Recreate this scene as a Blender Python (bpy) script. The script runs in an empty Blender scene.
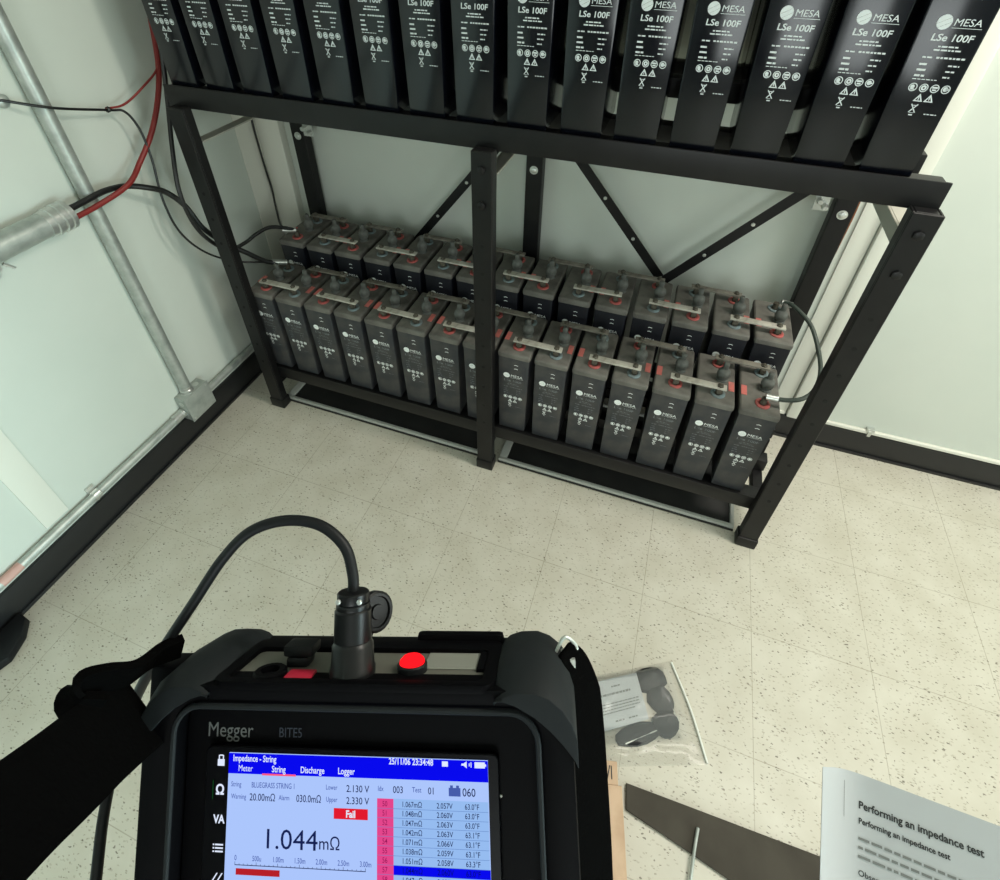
import bpy, bmesh, math, random
from mathutils import Vector, Matrix
random.seed(7)
S = bpy.context.scene
EXPO = .56
COL = S.collection
PI = math.pi

# ------------------------------------------------------------------ materials
def srgb(r, g, b):
    f = lambda c: (c/255/12.92) if c/255 <= .04045 else ((c/255+.055)/1.055)**2.4
    return (f(r), f(g), f(b), 1)

def mat(name, col, rough=.5, metal=0, spec=.5, noise=None, emit=0, bump=None, coat=0):
    """noise = (scale, colour2, low, high[, detail])  bump = (scale, strength)"""
    m = bpy.data.materials.new(name); m.use_nodes = True
    nt = m.node_tree; b = nt.nodes['Principled BSDF']
    b.inputs['Base Color'].default_value = col
    b.inputs['Roughness'].default_value = rough
    b.inputs['Metallic'].default_value = metal
    b.inputs['Specular IOR Level'].default_value = spec
    b.inputs['Coat Weight'].default_value = coat
    tc = nt.nodes.new('ShaderNodeTexCoord')
    if noise:
        n = nt.nodes.new('ShaderNodeTexNoise'); n.inputs['Scale'].default_value = noise[0]
        n.inputs['Detail'].default_value = noise[4] if len(noise) > 4 else 5
        nt.links.new(tc.outputs['Object'], n.inputs['Vector'])
        r = nt.nodes.new('ShaderNodeValToRGB')
        r.color_ramp.elements[0].position = noise[2]; r.color_ramp.elements[0].color = col
        r.color_ramp.elements[1].position = noise[3]; r.color_ramp.elements[1].color = noise[1]
        nt.links.new(n.outputs['Fac'], r.inputs['Fac'])
        nt.links.new(r.outputs['Color'], b.inputs['Base Color'])
    if bump:
        n2 = nt.nodes.new('ShaderNodeTexNoise'); n2.inputs['Scale'].default_value = bump[0]; n2.inputs['Detail'].default_value = 4
        nt.links.new(tc.outputs['Object'], n2.inputs['Vector'])
        bp = nt.nodes.new('ShaderNodeBump'); bp.inputs['Strength'].default_value = bump[1]; bp.inputs['Distance'].default_value = .002
        nt.links.new(n2.outputs['Fac'], bp.inputs['Height']); nt.links.new(bp.outputs['Normal'], b.inputs['Normal'])
    if emit:
        b.inputs['Emission Color'].default_value = col
        b.inputs['Emission Strength'].default_value = emit
    return m

def glow(name, r, g, b, k=1.0):
    """lit screen pixel: emits only"""
    m = bpy.data.materials.new(name); m.use_nodes = True; nt = m.node_tree
    for n in list(nt.nodes): nt.nodes.remove(n)
    o = nt.nodes.new('ShaderNodeOutputMaterial'); e = nt.nodes.new('ShaderNodeEmission')
    e.inputs['Color'].default_value = srgb(r, g, b); e.inputs['Strength'].default_value = k/2**EXPO
    nt.links.new(e.outputs[0], o.inputs[0]); return m

def floor_mat():
    m = bpy.data.materials.new('vinyl_tile'); m.use_nodes = True; nt = m.node_tree; N = nt.nodes; L = nt.links
    b = N['Principled BSDF']; b.inputs['Roughness'].default_value = .42; b.inputs['Specular IOR Level'].default_value = .35
    tc = N.new('ShaderNodeTexCoord')
    def math_(op, a, bb=None):
        n = N.new('ShaderNodeMath'); n.operation = op
        for i, x in enumerate((a, bb)):
            if x is None: continue
            if isinstance(x, (int, float)): n.inputs[i].default_value = x
            else: L.new(x, n.inputs[i])
        return n.outputs[0]
    def mix(f, a, c):
        n = N.new('ShaderNodeMix'); n.data_type = 'RGBA'
        for s, x in (('Factor', f),):
            L.new(x, n.inputs[0])
        for i, x in ((6, a), (7, c)):
            if isinstance(x, tuple): n.inputs[i].default_value = x
            else: L.new(x, n.inputs[i])
        return n.outputs[2]
    def flecks(rot, sc, thr, dens, seed):
        mp = N.new('ShaderNodeMapping'); mp.inputs['Rotation'].default_value = (0, 0, rot); mp.inputs['Scale'].default_value = sc
        mp.inputs['Location'].default_value = (seed, seed*1.7, 0)
        L.new(tc.outputs['Object'], mp.inputs['Vector'])
        # wobble
        nz = N.new('ShaderNodeTexNoise'); nz.inputs['Scale'].default_value = 1.6; nz.inputs['Detail'].default_value = 2
        L.new(mp.outputs[0], nz.inputs['Vector'])
        vm = N.new('ShaderNodeVectorMath'); vm.operation = 'ADD'; 
        vs = N.new('ShaderNodeVectorMath'); vs.operation = 'SCALE'; vs.inputs['Scale'].default_value = .9
        L.new(nz.outputs['Color'], vs.inputs[0]); L.new(mp.outputs[0], vm.inputs[0]); L.new(vs.outputs[0], vm.inputs[1])
        v = N.new('ShaderNodeTexVoronoi'); v.inputs['Scale'].default_value = 1.0
        L.new(vm.outputs[0], v.inputs['Vector'])
        near = math_('LESS_THAN', v.outputs['Distance'], thr)
        sep = N.new('ShaderNodeSeparateColor'); L.new(v.outputs['Color'], sep.inputs[0])
        pick = math_('LESS_THAN', sep.outputs[0], dens)
        return math_('MULTIPLY', near, pick), sep.outputs[1]
    base = N.new('ShaderNodeTexNoise'); base.inputs['Scale'].default_value = 9; base.inputs['Detail'].default_value = 7
    L.new(tc.outputs['Object'], base.inputs['Vector'])
    r = N.new('ShaderNodeValToRGB'); r.color_ramp.elements[0].position = .3; r.color_ramp.elements[1].position = .72
    r.color_ramp.elements[0].color = srgb(184, 180, 165); r.color_ramp.elements[1].color = srgb(197, 194, 181)
    L.new(base.outputs['Fac'], r.inputs['Fac'])
    col = r.outputs['Color']
    f, t = flecks(.9, (88, 180, 1), .30, .32, 1.3); col = mix(math_('MULTIPLY', f, .45), col, srgb(150, 144, 126))
    f, t = flecks(-.25, (96, 200, 1), .28, .26, 8.3); col = mix(math_('MULTIPLY', f, .55), col, srgb(128, 122, 106))
    f, t = flecks(.75, (80, 160, 1), .25, .13, 5.7); col = mix(math_('MULTIPLY', f, .8), col, srgb(84, 78, 66))
    f, t = flecks(2.0, (90, 150, 1), .25, .10, 12.9); col = mix(math_('MULTIPLY', f, .75), col, srgb(100, 92, 80))
    # joints every 12 inches
    sx = N.new('ShaderNodeSeparateXYZ'); L.new(tc.outputs['Object'], sx.inputs[0])
    T = .3048
    def joint(o):
        a = math_('DIVIDE', o, T); a = math_('ADD', a, .5); a = math_('FRACT', a); a = math_('SUBTRACT', a, .5); a = math_('ABSOLUTE', a)
        return math_('LESS_THAN', a, .0032)
    j = math_('MAXIMUM', joint(sx.outputs[0]), joint(sx.outputs[1]))
    jn = N.new('ShaderNodeTexNoise'); jn.inputs['Scale'].default_value = 6; L.new(tc.outputs['Object'], jn.inputs['Vector'])
    col = mix(math_('MULTIPLY', j, math_('MULTIPLY', jn.outputs['Fac'], .85)), col, srgb(112, 104, 84))
    L.new(col, b.inputs['Base Color'])
    return m

def film_mat():
    m = bpy.data.materials.new('clear_film'); m.use_nodes = True; nt = m.node_tree; N = nt.nodes; L = nt.links
    for n in list(N): N.remove(n)
    o = N.new('ShaderNodeOutputMaterial'); t = N.new('ShaderNodeBsdfTransparent'); g = N.new('ShaderNodeBsdfPrincipled')
    t.inputs[0].default_value = (.97, .97, .96, 1)
    g.inputs['Base Color'].default_value = srgb(225, 228, 225); g.inputs['Roughness'].default_value = .12
    lw = N.new('ShaderNodeLayerWeight'); lw.inputs['Blend'].default_value = .35
    ma = N.new('ShaderNodeMath'); ma.operation = 'MULTIPLY_ADD'; ma.inputs[1].default_value = .55; ma.inputs[2].default_value = .10
    L.new(lw.outputs['Fresnel'], ma.inputs[0])
    mx = N.new('ShaderNodeMixShader'); L.new(ma.outputs[0], mx.inputs[0]); L.new(t.outputs[0], mx.inputs[1]); L.new(g.outputs[0], mx.inputs[2])
    L.new(mx.outputs[0], o.inputs[0]); return m

M = {}
M['wall'] = mat('wall_panel', srgb(201, 207, 198), .38, spec=.3, noise=(3, srgb(196, 203, 194), .35, .65), bump=(60, .05))
M['trim'] = mat('wall_trim', srgb(218, 219, 208), .4)
M['base'] = mat('black_vinyl', srgb(22, 23, 24), .45)
M['floor'] = floor_mat()
M['ceil'] = mat('ceiling_white', srgb(225, 226, 220), .7)
M['rack'] = mat('rack_steel', srgb(13, 13, 14), .42, spec=.3, noise=(14, srgb(22, 22, 22), .45, .75), bump=(90, .06))
M['cross'] = mat('bare_steel', srgb(176, 174, 163), .5, metal=.2)
M['jar'] = mat('jar_plastic', srgb(9, 11, 18), .17, spec=.45, noise=(8, srgb(15, 18, 25), .4, .75))
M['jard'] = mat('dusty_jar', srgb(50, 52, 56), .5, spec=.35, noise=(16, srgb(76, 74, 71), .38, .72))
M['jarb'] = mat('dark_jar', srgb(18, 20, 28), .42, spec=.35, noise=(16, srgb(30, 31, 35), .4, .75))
M['lidd'] = mat('dusty_lid', srgb(112, 110, 104), .8, spec=.2, noise=(22, srgb(82, 80, 76), .4, .72), bump=(140, .15))
M['lid'] = mat('lid_plastic', srgb(18, 20, 26), .3)
M['print'] = mat('white_print', srgb(208, 216, 217), .5)
M['printd'] = mat('faded_print', srgb(238, 243, 241), .6)
M['printf'] = mat('worn_print', srgb(120, 126, 128), .7, noise=(120, srgb(70, 73, 76), .4, .6))
M['red'] = mat('red_ring', srgb(176, 84, 80), .65, noise=(60, srgb(112, 78, 72), .42, .75))
M['blue'] = mat('blue_ring', srgb(116, 134, 138), .65, noise=(60, srgb(98, 102, 98), .4, .7))
M['post'] = mat('lead_post', srgb(88, 84, 74), .55, metal=.2, noise=(80, srgb(58, 50, 40), .4, .7))
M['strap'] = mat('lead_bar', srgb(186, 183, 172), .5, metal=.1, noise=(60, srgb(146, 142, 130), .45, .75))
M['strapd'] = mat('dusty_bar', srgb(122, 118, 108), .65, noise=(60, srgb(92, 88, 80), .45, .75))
M['cap'] = mat('vent_cap_plastic', srgb(100, 103, 99), .75, spec=.2, noise=(40, srgb(74, 75, 71), .4, .7))
M['sticker'] = mat('red_sticker', srgb(204, 112, 104), .6, noise=(60, srgb(150, 100, 92), .5, .8))
M['galv'] = mat('galvanised', srgb(182, 188, 182), .42, metal=.55, noise=(30, srgb(158, 165, 160), .4, .7))
M['zinc'] = mat('zinc_bright', srgb(205, 208, 204), .33, metal=.8)
M['cableb'] = mat('cable_black', srgb(16, 17, 17), .4)
M['cabler'] = mat('cable_red', srgb(122, 26, 22), .5)
M['cableg'] = mat('cable_green_grey', srgb(48, 58, 52), .5)
M['copper'] = mat('copper_brown', srgb(120, 70, 36), .45, metal=.3)
M['curb'] = mat('grey_curb', srgb(170, 172, 165), .5)
M['liner'] = mat('black_liner', srgb(22, 22, 21), .7, noise=(9, srgb(34, 33, 31), .4, .7))
M['rubber'] = mat('black_rubber', srgb(16, 18, 20), .5, spec=.25)
M['case'] = mat('case_black', srgb(4, 4, 6), .55, spec=.06)
M['bump'] = mat('bumper_rubber', srgb(24, 28, 30), .65, spec=.18, bump=(300, .06))
M['glass'] = mat('display_glass', srgb(2, 2, 5), .35, spec=.1)
M['panel'] = mat('connector_plate', srgb(92, 92, 84), .5)
M['plug'] = mat('plug_black', srgb(10, 11, 13), .35, spec=.35)
M['sockr'] = mat('socket_red', srgb(176, 30, 56), .4)
M['silver'] = mat('silver_door', srgb(150, 152, 143), .4, metal=.3)
M['fabric'] = mat('strap_webbing', srgb(4, 4, 4), .95, spec=.03, bump=(500, .3))
M['led'] = glow('led_red', 255, 22, 30, 1.6)
M['brand'] = mat('brand_print', srgb(92, 94, 94), .6)
M['brand2'] = mat('brand_print_dim', srgb(34, 40, 54), .6)
M['film'] = film_mat()
M['paper'] = mat('paper', srgb(184, 189, 191), .85, spec=.1)  # white paper greyed: the shade over the held sheet is put into the colour
M['ink'] = mat('ink', srgb(48, 50, 50), .8)
M['inkl'] = mat('ink_light', srgb(120, 124, 122), .8)
M['card'] = mat('cardboard', srgb(202, 174, 148), .85, spec=.1, noise=(14, srgb(176, 146, 120), .4, .7))
M['board'] = mat('grey_board', srgb(74, 70, 63), .8, spec=.12, noise=(10, srgb(62, 58, 52), .4, .7))
M['redlab'] = mat('red_tape', srgb(190, 150, 140), .5)
# screen colours
M['s_bg'] = glow('screen_pale_blue', 172, 198, 252, 1.0)
M['s_blue'] = glow('screen_blue', 8, 10, 238, 1.0)
M['s_ink'] = glow('screen_ink', 22, 34, 84, 1.0)
M['s_soft'] = glow('screen_soft_ink', 70, 92, 170, 1.0)
M['s_white'] = glow('screen_white', 225, 235, 255, 1.0)
M['s_red'] = glow('screen_red', 226, 26, 46, 1.0)
M['s_dred'] = glow('screen_dark_red', 182, 32, 40, 1.0)
M['s_pink'] = glow('screen_pink', 228, 70, 140, 1.0)
M['s_row'] = glow('screen_row', 150, 188, 240, 1.0)
M['s_line'] = glow('screen_line', 92, 126, 190, 1.0)
M['s_sel'] = glow('screen_select', 20, 40, 222, 1.0)
M['s_ul'] = glow('screen_underline', 250, 90, 130, 1.0)
M['s_green'] = glow('screen_green', 20, 90, 40, .6)

# ------------------------------------------------------------------ mesh builder
class MB:
    def __init__(s): s.v = []; s.f = []
    def add(s, vs, fs):
        o = len(s.v); s.v += [Vector(v) for v in vs]; s.f += [tuple(i+o for i in f) for f in fs]; return s
    def box(s, a, b):
        x0, y0, z0 = a; x1, y1, z1 = b
        return s.add([(x0,y0,z0),(x1,y0,z0),(x1,y1,z0),(x0,y1,z0),(x0,y0,z1),(x1,y0,z1),(x1,y1,z1),(x0,y1,z1)],
                     [(0,3,2,1),(4,5,6,7),(0,1,5,4),(1,2,6,5),(2,3,7,6),(3,0,4,7)])
    def frustum(s, a0, a1, b0, b1, z0, z1):
        return s.add([(a0[0],a0[1],z0),(a1[0],a0[1],z0),(a1[0],a1[1],z0),(a0[0],a1[1],z0),(b0[0],b0[1],z1),(b1[0],b0[1],z1),(b1[0],b1[1],z1),(b0[0],b1[1],z1)],
                     [(0,3,2,1),(4,5,6,7),(0,1,5,4),(1,2,6,5),(2,3,7,6),(3,0,4,7)])
    def lathe(s, prof, org=(0,0,0), axis=(0,0,1), n=16):
        ax = Vector(axis).normalized(); t = Vector((1,0,0)) if abs(ax.x) < .9 else Vector((0,1,0))
        u = ax.cross(t).normalized(); w = ax.cross(u); o = Vector(org)
        vs = []; fs = []
        for r, h in prof:
            for k in range(n):
                a = 2*PI*k/n; vs.append(o + ax*h + (u*math.cos(a)+w*math.sin(a))*r)
        for i in range(len(prof)-1):
            for k in range(n):
                k2 = (k+1) % n; fs.append((i*n+k, i*n+k2, (i+1)*n+k2, (i+1)*n+k))
        fs.append(tuple(reversed(range(n)))); fs.append(tuple((len(prof)-1)*n+k for k in range(n)))
        return s.add(vs, fs)
    def cyl(s, p0, p1, r, n=14, r1=None):
        p0 = Vector(p0); p1 = Vector(p1); L = (p1-p0).length
        return s.lathe([(r,0),(r if r1 is None else r1,L)], p0, p1-p0, n)
    def tube(s, pts, r, n=10, sub=6):
        P = spline(pts, sub); vs = []; fs = []
        up = None
        for i, p in enumerate(P):
            t = (P[min(i+1,len(P)-1)]-P[max(i-1,0)]).normalized()
            if up is None:
                up = Vector((0,0,1)) if abs(t.z) < .9 else Vector((1,0,0))
            u = (up - t*up.dot(t)).normalized(); w = t.cross(u); up = u
            rr = r(i/(len(P)-1)) if callable(r) else r
            for k in range(n):
                a = 2*PI*k/n; vs.append(p + (u*math.cos(a)+w*math.sin(a))*rr)
        for i in range(len(P)-1):
            for k in range(n):
                k2 = (k+1) % n; fs.append((i*n+k, i*n+k2, (i+1)*n+k2, (i+1)*n+k))
        fs.append(tuple(reversed(range(n)))); fs.append(tuple((len(P)-1)*n+k for k in range(n)))
        return s.add(vs, fs)
    def ribbon(s, pts, side, w, th, sub=6):
        """flat band: centre line pts, width direction side (vector or function of t), thickness th"""
        P = spline(pts, sub); vs = []; fs = []; n = len(P)
        for i, p in enumerate(P):
            t = (P[min(i+1,n-1)]-P[max(i-1,0)]).normalized()
            sd = Vector(side(i/(n-1)) if callable(side) else side); sd = (sd - t*sd.dot(t)).normalized(); nn = t.cross(sd)
            ww = w(i/(n-1)) if callable(w) else w
            for a, b in ((-.5,-.5),(.5,-.5),(.5,.5),(-.5,.5)): vs.append(p + sd*ww*a + nn*th*b)
        for i in range(n-1):
            for k in range(4):
                k2 = (k+1) % 4; fs.append((i*4+k, i*4+k2, (i+1)*4+k2, (i+1)*4+k))
        fs.append((3,2,1,0)); fs.append(tuple((n-1)*4+k for k in range(4)))
        return s.add(vs, fs)
    def bar(s, p0, p1, w, th, side=(0,1,0)):
        return s.ribbon([p0, p1], side, w, th, 1)
    def prism(s, poly, z0, z1):
        n = len(poly)
        return s.add([(x,y,z0) for x,y in poly]+[(x,y,z1) for x,y in poly],
                     [tuple(reversed(range(n))), tuple(range(n,2*n))]+[(i,(i+1)%n,n+(i+1)%n,n+i) for i in range(n)])
    def flat(s, poly, h=0):
        return s.add([(x,y,h) for x,y in poly], [tuple(range(len(poly)))])
    def rect(s, x0, y0, x1, y1, h=0):
        return s.flat([(x0,y0),(x1,y0),(x1,y1),(x0,y1)], h)
    def disc(s, x, y, r, h=0, n=14, ry=None):
        return s.flat([(x+r*math.cos(2*PI*k/n), y+(ry or r)*math.sin(2*PI*k/n)) for k in range(n)], h)
    def ring(s, x, y, r0, r1, h=0, n=16):
        vs = [(x+r*math.cos(2*PI*k/n), y+r*math.sin(2*PI*k/n), h) for r in (r0, r1) for k in range(n)]
        return s.add(vs, [(k, n+k, n+(k+1)%n, (k+1)%n)[::-1] for k in range(n)][::1])
    def text(s, string, x, y, size, h=0, align='LEFT', bold=0, shear=0, sx=1.0):
        vs, fs = text_geo(string, align, bold, shear)
        return s.add([(x+v[0]*size*sx, y+v[1]*size, h) for v in vs], fs)
    def map(s, fn):
        s.v = [Vector(fn(v)) for v in s.v]; return s
    def build(s, name, m, parent=None, bevel=0, seg=2, smooth=35, loc=None, fix=True):
        bm = bmesh.new()
        vs = [bm.verts.new(v) for v in s.v]
        for f in s.f:
            try: bm.faces.new([vs[i] for i in f])
            except ValueError: pass
        if fix: bmesh.ops.recalc_face_normals(bm, faces=bm.faces)
        if bevel:
            ed = [e for e in bm.edges if len(e.link_faces) == 2 and e.calc_face_angle(0) > math.radians(40)]
            bmesh.ops.bevel(bm, geom=ed, offset=bevel, segments=seg, affect='EDGES', profile=.6, clamp_overlap=True)
        me = bpy.data.meshes.new(name); bm.to_mesh(me); bm.free()
        if smooth:
            me.shade_smooth(); me.set_sharp_from_angle(angle=math.radians(smooth))
        me.materials.append(m)
        return link(name, me, parent, loc)

def link(name, me, parent=None, loc=None):
    o = bpy.data.objects.new(name, me); COL.objects.link(o)
    if parent: o.parent = parent
    if loc: o.location = loc
    return o

def spline(pts, sub):
    P = [Vector(p) for p in pts]
    if len(P) == 2 or sub <= 1: return P
    out = []
    for i in range(len(P)-1):
        a = P[i-1] if i else P[0]*2-P[1]; b = P[i]; c = P[i+1]; d = P[i+2] if i+2 < len(P) else P[-1]*2-P[-2]
        for k in range(sub):
            t = k/sub
            out.append(.5*((2*b)+(c-a)*t+(2*a-5*b+4*c-d)*t*t+(3*b-a-3*c+d)*t**3))
    out.append(P[-1]); return out

_tc = {}
def text_geo(string, align, bold, shear):
    key = (string, align, bold, shear)
    if key not in _tc:
        cu = bpy.data.curves.new('t', 'FONT'); cu.body = string; cu.size = 1; cu.align_x = align
        cu.offset = bold; cu.shear = shear; cu.resolution_u = 3
        o = bpy.data.objects.new('t', cu); COL.objects.link(o)
        dg = bpy.context.evaluated_depsgraph_get(); ev = o.evaluated_get(dg); me = ev.to_mesh()
        _tc[key] = ([tuple(v.co[:2]) for v in me.vertices], [tuple(p.vertices) for p in me.polygons])
        ev.to_mesh_clear(); bpy.data.objects.remove(o); bpy.data.curves.remove(cu)
    return _tc[key]

def tag(o, label=None, cat=None, group=None, kind=None):
    if label: o['label'] = label
    if cat: o['category'] = cat
    if group: o['group'] = group
    if kind: o['kind'] = kind
    return o
def empty(name, loc=(0,0,0), label=None, cat=None, group=None):
    o = bpy.data.objects.new(name, None); COL.objects.link(o); o.location = loc; o.empty_display_size = .05
    return tag(o, label, cat, group)
def struct(name, mb, m, bevel=0, label=None, cat=None):
    o = mb.build(name, m, bevel=bevel); o['kind'] = 'structure'
    return tag(o, label or name.replace('_', ' '), cat or name.split('_')[0])
def copy_tree(o, parent=None):
    c = o.copy(); COL.objects.link(c); c.parent = parent
    for ch in list(o.children): copy_tree(ch, c)
    return c

# ------------------------------------------------------------------ camera
cam = bpy.data.cameras.new('camera'); co = bpy.data.objects.new('camera', cam); COL.objects.link(co)
CX, CY, CZ, YAW, PIT, ROL, F, PX, PY = -0.47914, -0.86027, 1.64923, -19.25545, 38.44799, 0.33521, 541.25527, 493.95076, 318.27512
cam.sensor_fit = 'HORIZONTAL'; cam.sensor_width = 36; cam.lens = F*36/1000
cam.shift_x = (500-PX)/1000; cam.shift_y = (PY-440)/1000
cam.clip_start = .02
y, t, r = math.radians(YAW), math.radians(PIT), math.radians(ROL)
fw = Vector((math.sin(y)*math.cos(t), math.cos(y)*math.cos(t), -math.sin(t)))
rt = Vector((math.cos(y), -math.sin(y), 0)); up = rt.cross(fw)
r2 = rt*math.cos(r)+up*math.sin(r); u2 = -rt*math.sin(r)+up*math.cos(r)
co.matrix_world = Matrix(((r2.x,u2.x,-fw.x,CX),(r2.y,u2.y,-fw.y,CY),(r2.z,u2.z,-fw.z,CZ),(0,0,0,1)))
S.camera = co

# ------------------------------------------------------------------ room
XL, XR, YB, YF, H = -2.0, 2.6, .80, -3.4, 2.6
struct('floor', MB().box((XL-.1,YF-.1,-.1),(XR+.1,YB+.1,0)), M['floor'], label='cream vinyl tile floor with dark flecks')
struct('ceiling', MB().box((XL-.1,YF-.1,H),(XR+.1,YB+.1,H+.1)), M['ceil'])
struct('wall_left', MB().box((XL-.1,YF,0),(XL,YB,H)), M['wall'], label='white panel wall on the left')
struct('wall_back', MB().box((XL-.1,YB,0),(XR+.1,YB+.1,H)), M['wall'], label='white panel wall behind the rack')
struct('wall_right', MB().box((XR,YF,0),(XR+.1,YB,H)), M['wall'])
struct('wall_front', MB().box((XL-.1,YF-.1,0),(XR+.1,YF,H)), mat('wall_front_paint', srgb(150,152,148), .6))
BH = .11
def base_mb(n, seq): pass
struct('baseboard_left', MB().box((XL,YF,0),(XL+.012,YB,BH)).box((XL+.012,YF,0),(XL+.018,YB,.012)), M['base'], .002, 'black vinyl baseboard along the left wall', 'baseboard')
struct('baseboard_back', MB().box((XL+.012,YB-.012,0),(XR,YB,BH)).box((XL+.012,YB-.018,0),(XR,YB-.012,.012)), M['base'], .002, 'black vinyl baseboard along the back wall', 'baseboard')
struct('trim_1', MB().box((.102,YB-.022,BH+.002),(.153,YB,H)), M['trim'], .008, 'white rounded vertical batten right of the rack', 'trim')
struct('trim_2', MB().box((XL,YB-.035,BH+.002),(XL+.105,YB,H)), M['trim'], .004, 'white vertical batten in the corner behind the rack', 'trim')
struct('trim_3', MB().box((XL,-.485,BH+.06),(XL+.004,-.415,H)), M['trim'], .002, 'flat white joint strip on the left wall', 'trim')
struct('trim_4', MB().box((XL,.66,BH+.06),(XL+.004,YB-.036,H)), M['trim'], .002, 'flat white strip on the left wall near the corner', 'trim')
struct('trim_5', MB().box((.045,YB-.006,BH+.002),(.10,YB,H)), M['trim'], .002, 'flat white strip beside the rounded batten', 'trim')

# white raceway above the back baseboard with its clip
rw = empty('wall_raceway', (0,YB-.007,.12), 'thin white raceway running along the top of the back baseboard', 'raceway')
MB().box((.16,-.006,-.006),(XR,.0068,.008)).build('raceway_channel', M['trim'], rw, .003)
MB().box((.372,-.011,-.013),(.384,.0068,.013)).box((.366,-.009,.006),(.390,.0068,.02)).build('clip', M['zinc'], rw, .001)
MB().box((-.05,-.006,-.006),(.098,.0068,.008)).build('raceway_channel', M['trim'], rw, .003)

# ------------------------------------------------------------------ rack
rack = empty('battery_rack', (0,0,0), 'black steel two-tier battery rack standing against the back wall', 'rack')
PX3 = (-1.8197, -.9317, -.0435); PW = .0532; ZT = 1.179; YP = .264
R = M['rack']
def hexbolt(mb, p, ax, r, h):
    mb.lathe([(r,0),(r,h*.8),(r*.8,h)], p, ax, 6)
for x in PX3:
    # front post: a folded channel with slot holes shown by bolts
    p = MB().box((x,YP,.0),(x+PW,YP+.006,ZT)).box((x,YP+.006,0),(x+.006,YP+.034,ZT)).box((x+PW-.006,YP+.006,0),(x+PW,YP+.034,ZT)).box((x+.006,YP+.006,ZT-.006),(x+PW-.006,YP+.034,ZT)).build('post', R, rack, .0015, 1)
    MB().box((x-.004,YP-.004,0),(x+PW+.004,YP+.040,.045)).build('foot', R, p, .004)
    b = MB()
    for z in (1.135, 1.045): hexbolt(b, (x+PW/2,YP,z), (0,-1,0), .0105, .006)
    if x > -1.5: b.build('bolt_head', R, p)
    h = MB()
    for k in range(9):
        z = .93-.085*k
        h.lathe([(.0052,0),(.0052,.0006)], (x+PW/2,YP,z), (0,-1,0), 12)
    h.build('bolt_hole', mat('hole_black', srgb(3,3,3), .9), p)
    # back post
    q = MB().box((x,.738,0),(x+PW,.744,1.75)).box((x,.744,0),(x+.006,.778,1.75)).box((x+PW-.006,.744,0),(x+PW,.778,1.75)).build('post', R, rack, .0015, 1)
    b = MB(); hexbolt(b, (x+PW/2,.738,.945), (0,-1,0), .010, .006)
    b.lathe([(.014,0),(.014,.0015)], (x+PW/2,.738,.945), (0,-1,0), 14)
    b.build('bolt_head', M['zinc'], q)
    MB().box((x-.004,.734,0),(x+PW+.004,.782,.045)).build('foot', R, q, .004)
# shelf rails (rectangular tube): lower tier front row / back row, upper tier front row / back row
def rail(y0, y1, z0, z1, x0=-1.845, x1=.005, name='shelf_rail'):
    return MB().box((x0,y0,z0),(x1,y1,z1)).build(name, R, rack, .003, 2)
ZL, ZU = .203, 1.226                 # undersides of the front-row cells
rail(.299,.345,ZL-.05,ZL-.002,-1.812,.002); rail(.2945,.3005,ZL-.052,ZL+.004,-1.812,.002,'rail_lip'); rail(.455,.495,ZL-.05,ZL-.002,-1.812,.002)
rail(.520,.560,ZL+.04,ZL+.085,-1.812,.002); rail(.675,.715,ZL+.04,ZL+.085,-1.812,.002)
rail(.299,.345,ZU-.052,ZU-.002,-1.838,.004,'front_beam'); rail(.2945,.3005,ZU-.054,ZU+.005,-1.838,.006,'beam_lip'); rail(.455,.495,ZU-.05,ZU-.002)
rail(.520,.560,ZU+.04,ZU+.085); rail(.675,.715,ZU+.04,ZU+.085)
# retaining lip on the beam and back stop of the rows
# cross members joining front and back posts
for x in (PX3[0]+.02, PX3[1]+.02, PX3[2]+.012):
    zc = 1.066 if x < -1.5 else 1.08; hc = .016 if x < -1.5 else .038
    MB().box((x,.30,zc),(x+.005,.738,zc+hc)).box((x+.005,.30,zc+hc-.005),(x+.035,.738,zc+hc)).build('cross_member', M['cross'], rack, .001, 1)
    MB().box((x,.30,ZL-.09),(x+.03,.738,ZL-.051)).build('cross_member', R, rack, .001, 1)
    MB().box((x,.512,ZL-.05),(x+.03,.738,ZL+.039)).build('step_bracket', R, rack, .001, 1)
    MB().box((x,.512,ZU-.05),(x+.03,.738,ZU+.039)).build('step_bracket', R, rack, .001, 1)
# diagonal braces
for a, b in (((-.905,.738,1.16),(-1.37,.738,.575)), ((-.880,.735,1.14),(-.455,.735,.64)), ((-.015,.732,1.135),(-.445,.732,.625))):
    br = MB().bar(a, b, .030, .004, (0,0,1) if 0 else (1,0,0)).build('brace', R, rack)
    c = [(a[i]+b[i])/2 for i in range(3)]; d = [a[i]*.25+b[i]*.75 for i in range(3)]
    bb = MB()
    for q in (c, d): hexbolt(bb, (q[0],q[1]-.002,q[2]), (0,-1,0), .006, .004)
    bb.build('bolt_head', M['zinc'], br)
# small zinc brackets hanging below the beam near the back posts
for x in (PX3[0]+PW+.012, PX3[2]-.055):
    b = MB().box((x,.725,.955),(x+.035,.732,1.0))
    hexbolt(b, (x+.01,.725,.985), (0,-1,0), .009, .02); hexbolt(b, (x+.027,.725,.97), (0,-1,0), .009, .02)
    b.build('clamp_bracket', M['zinc'], rack)

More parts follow.
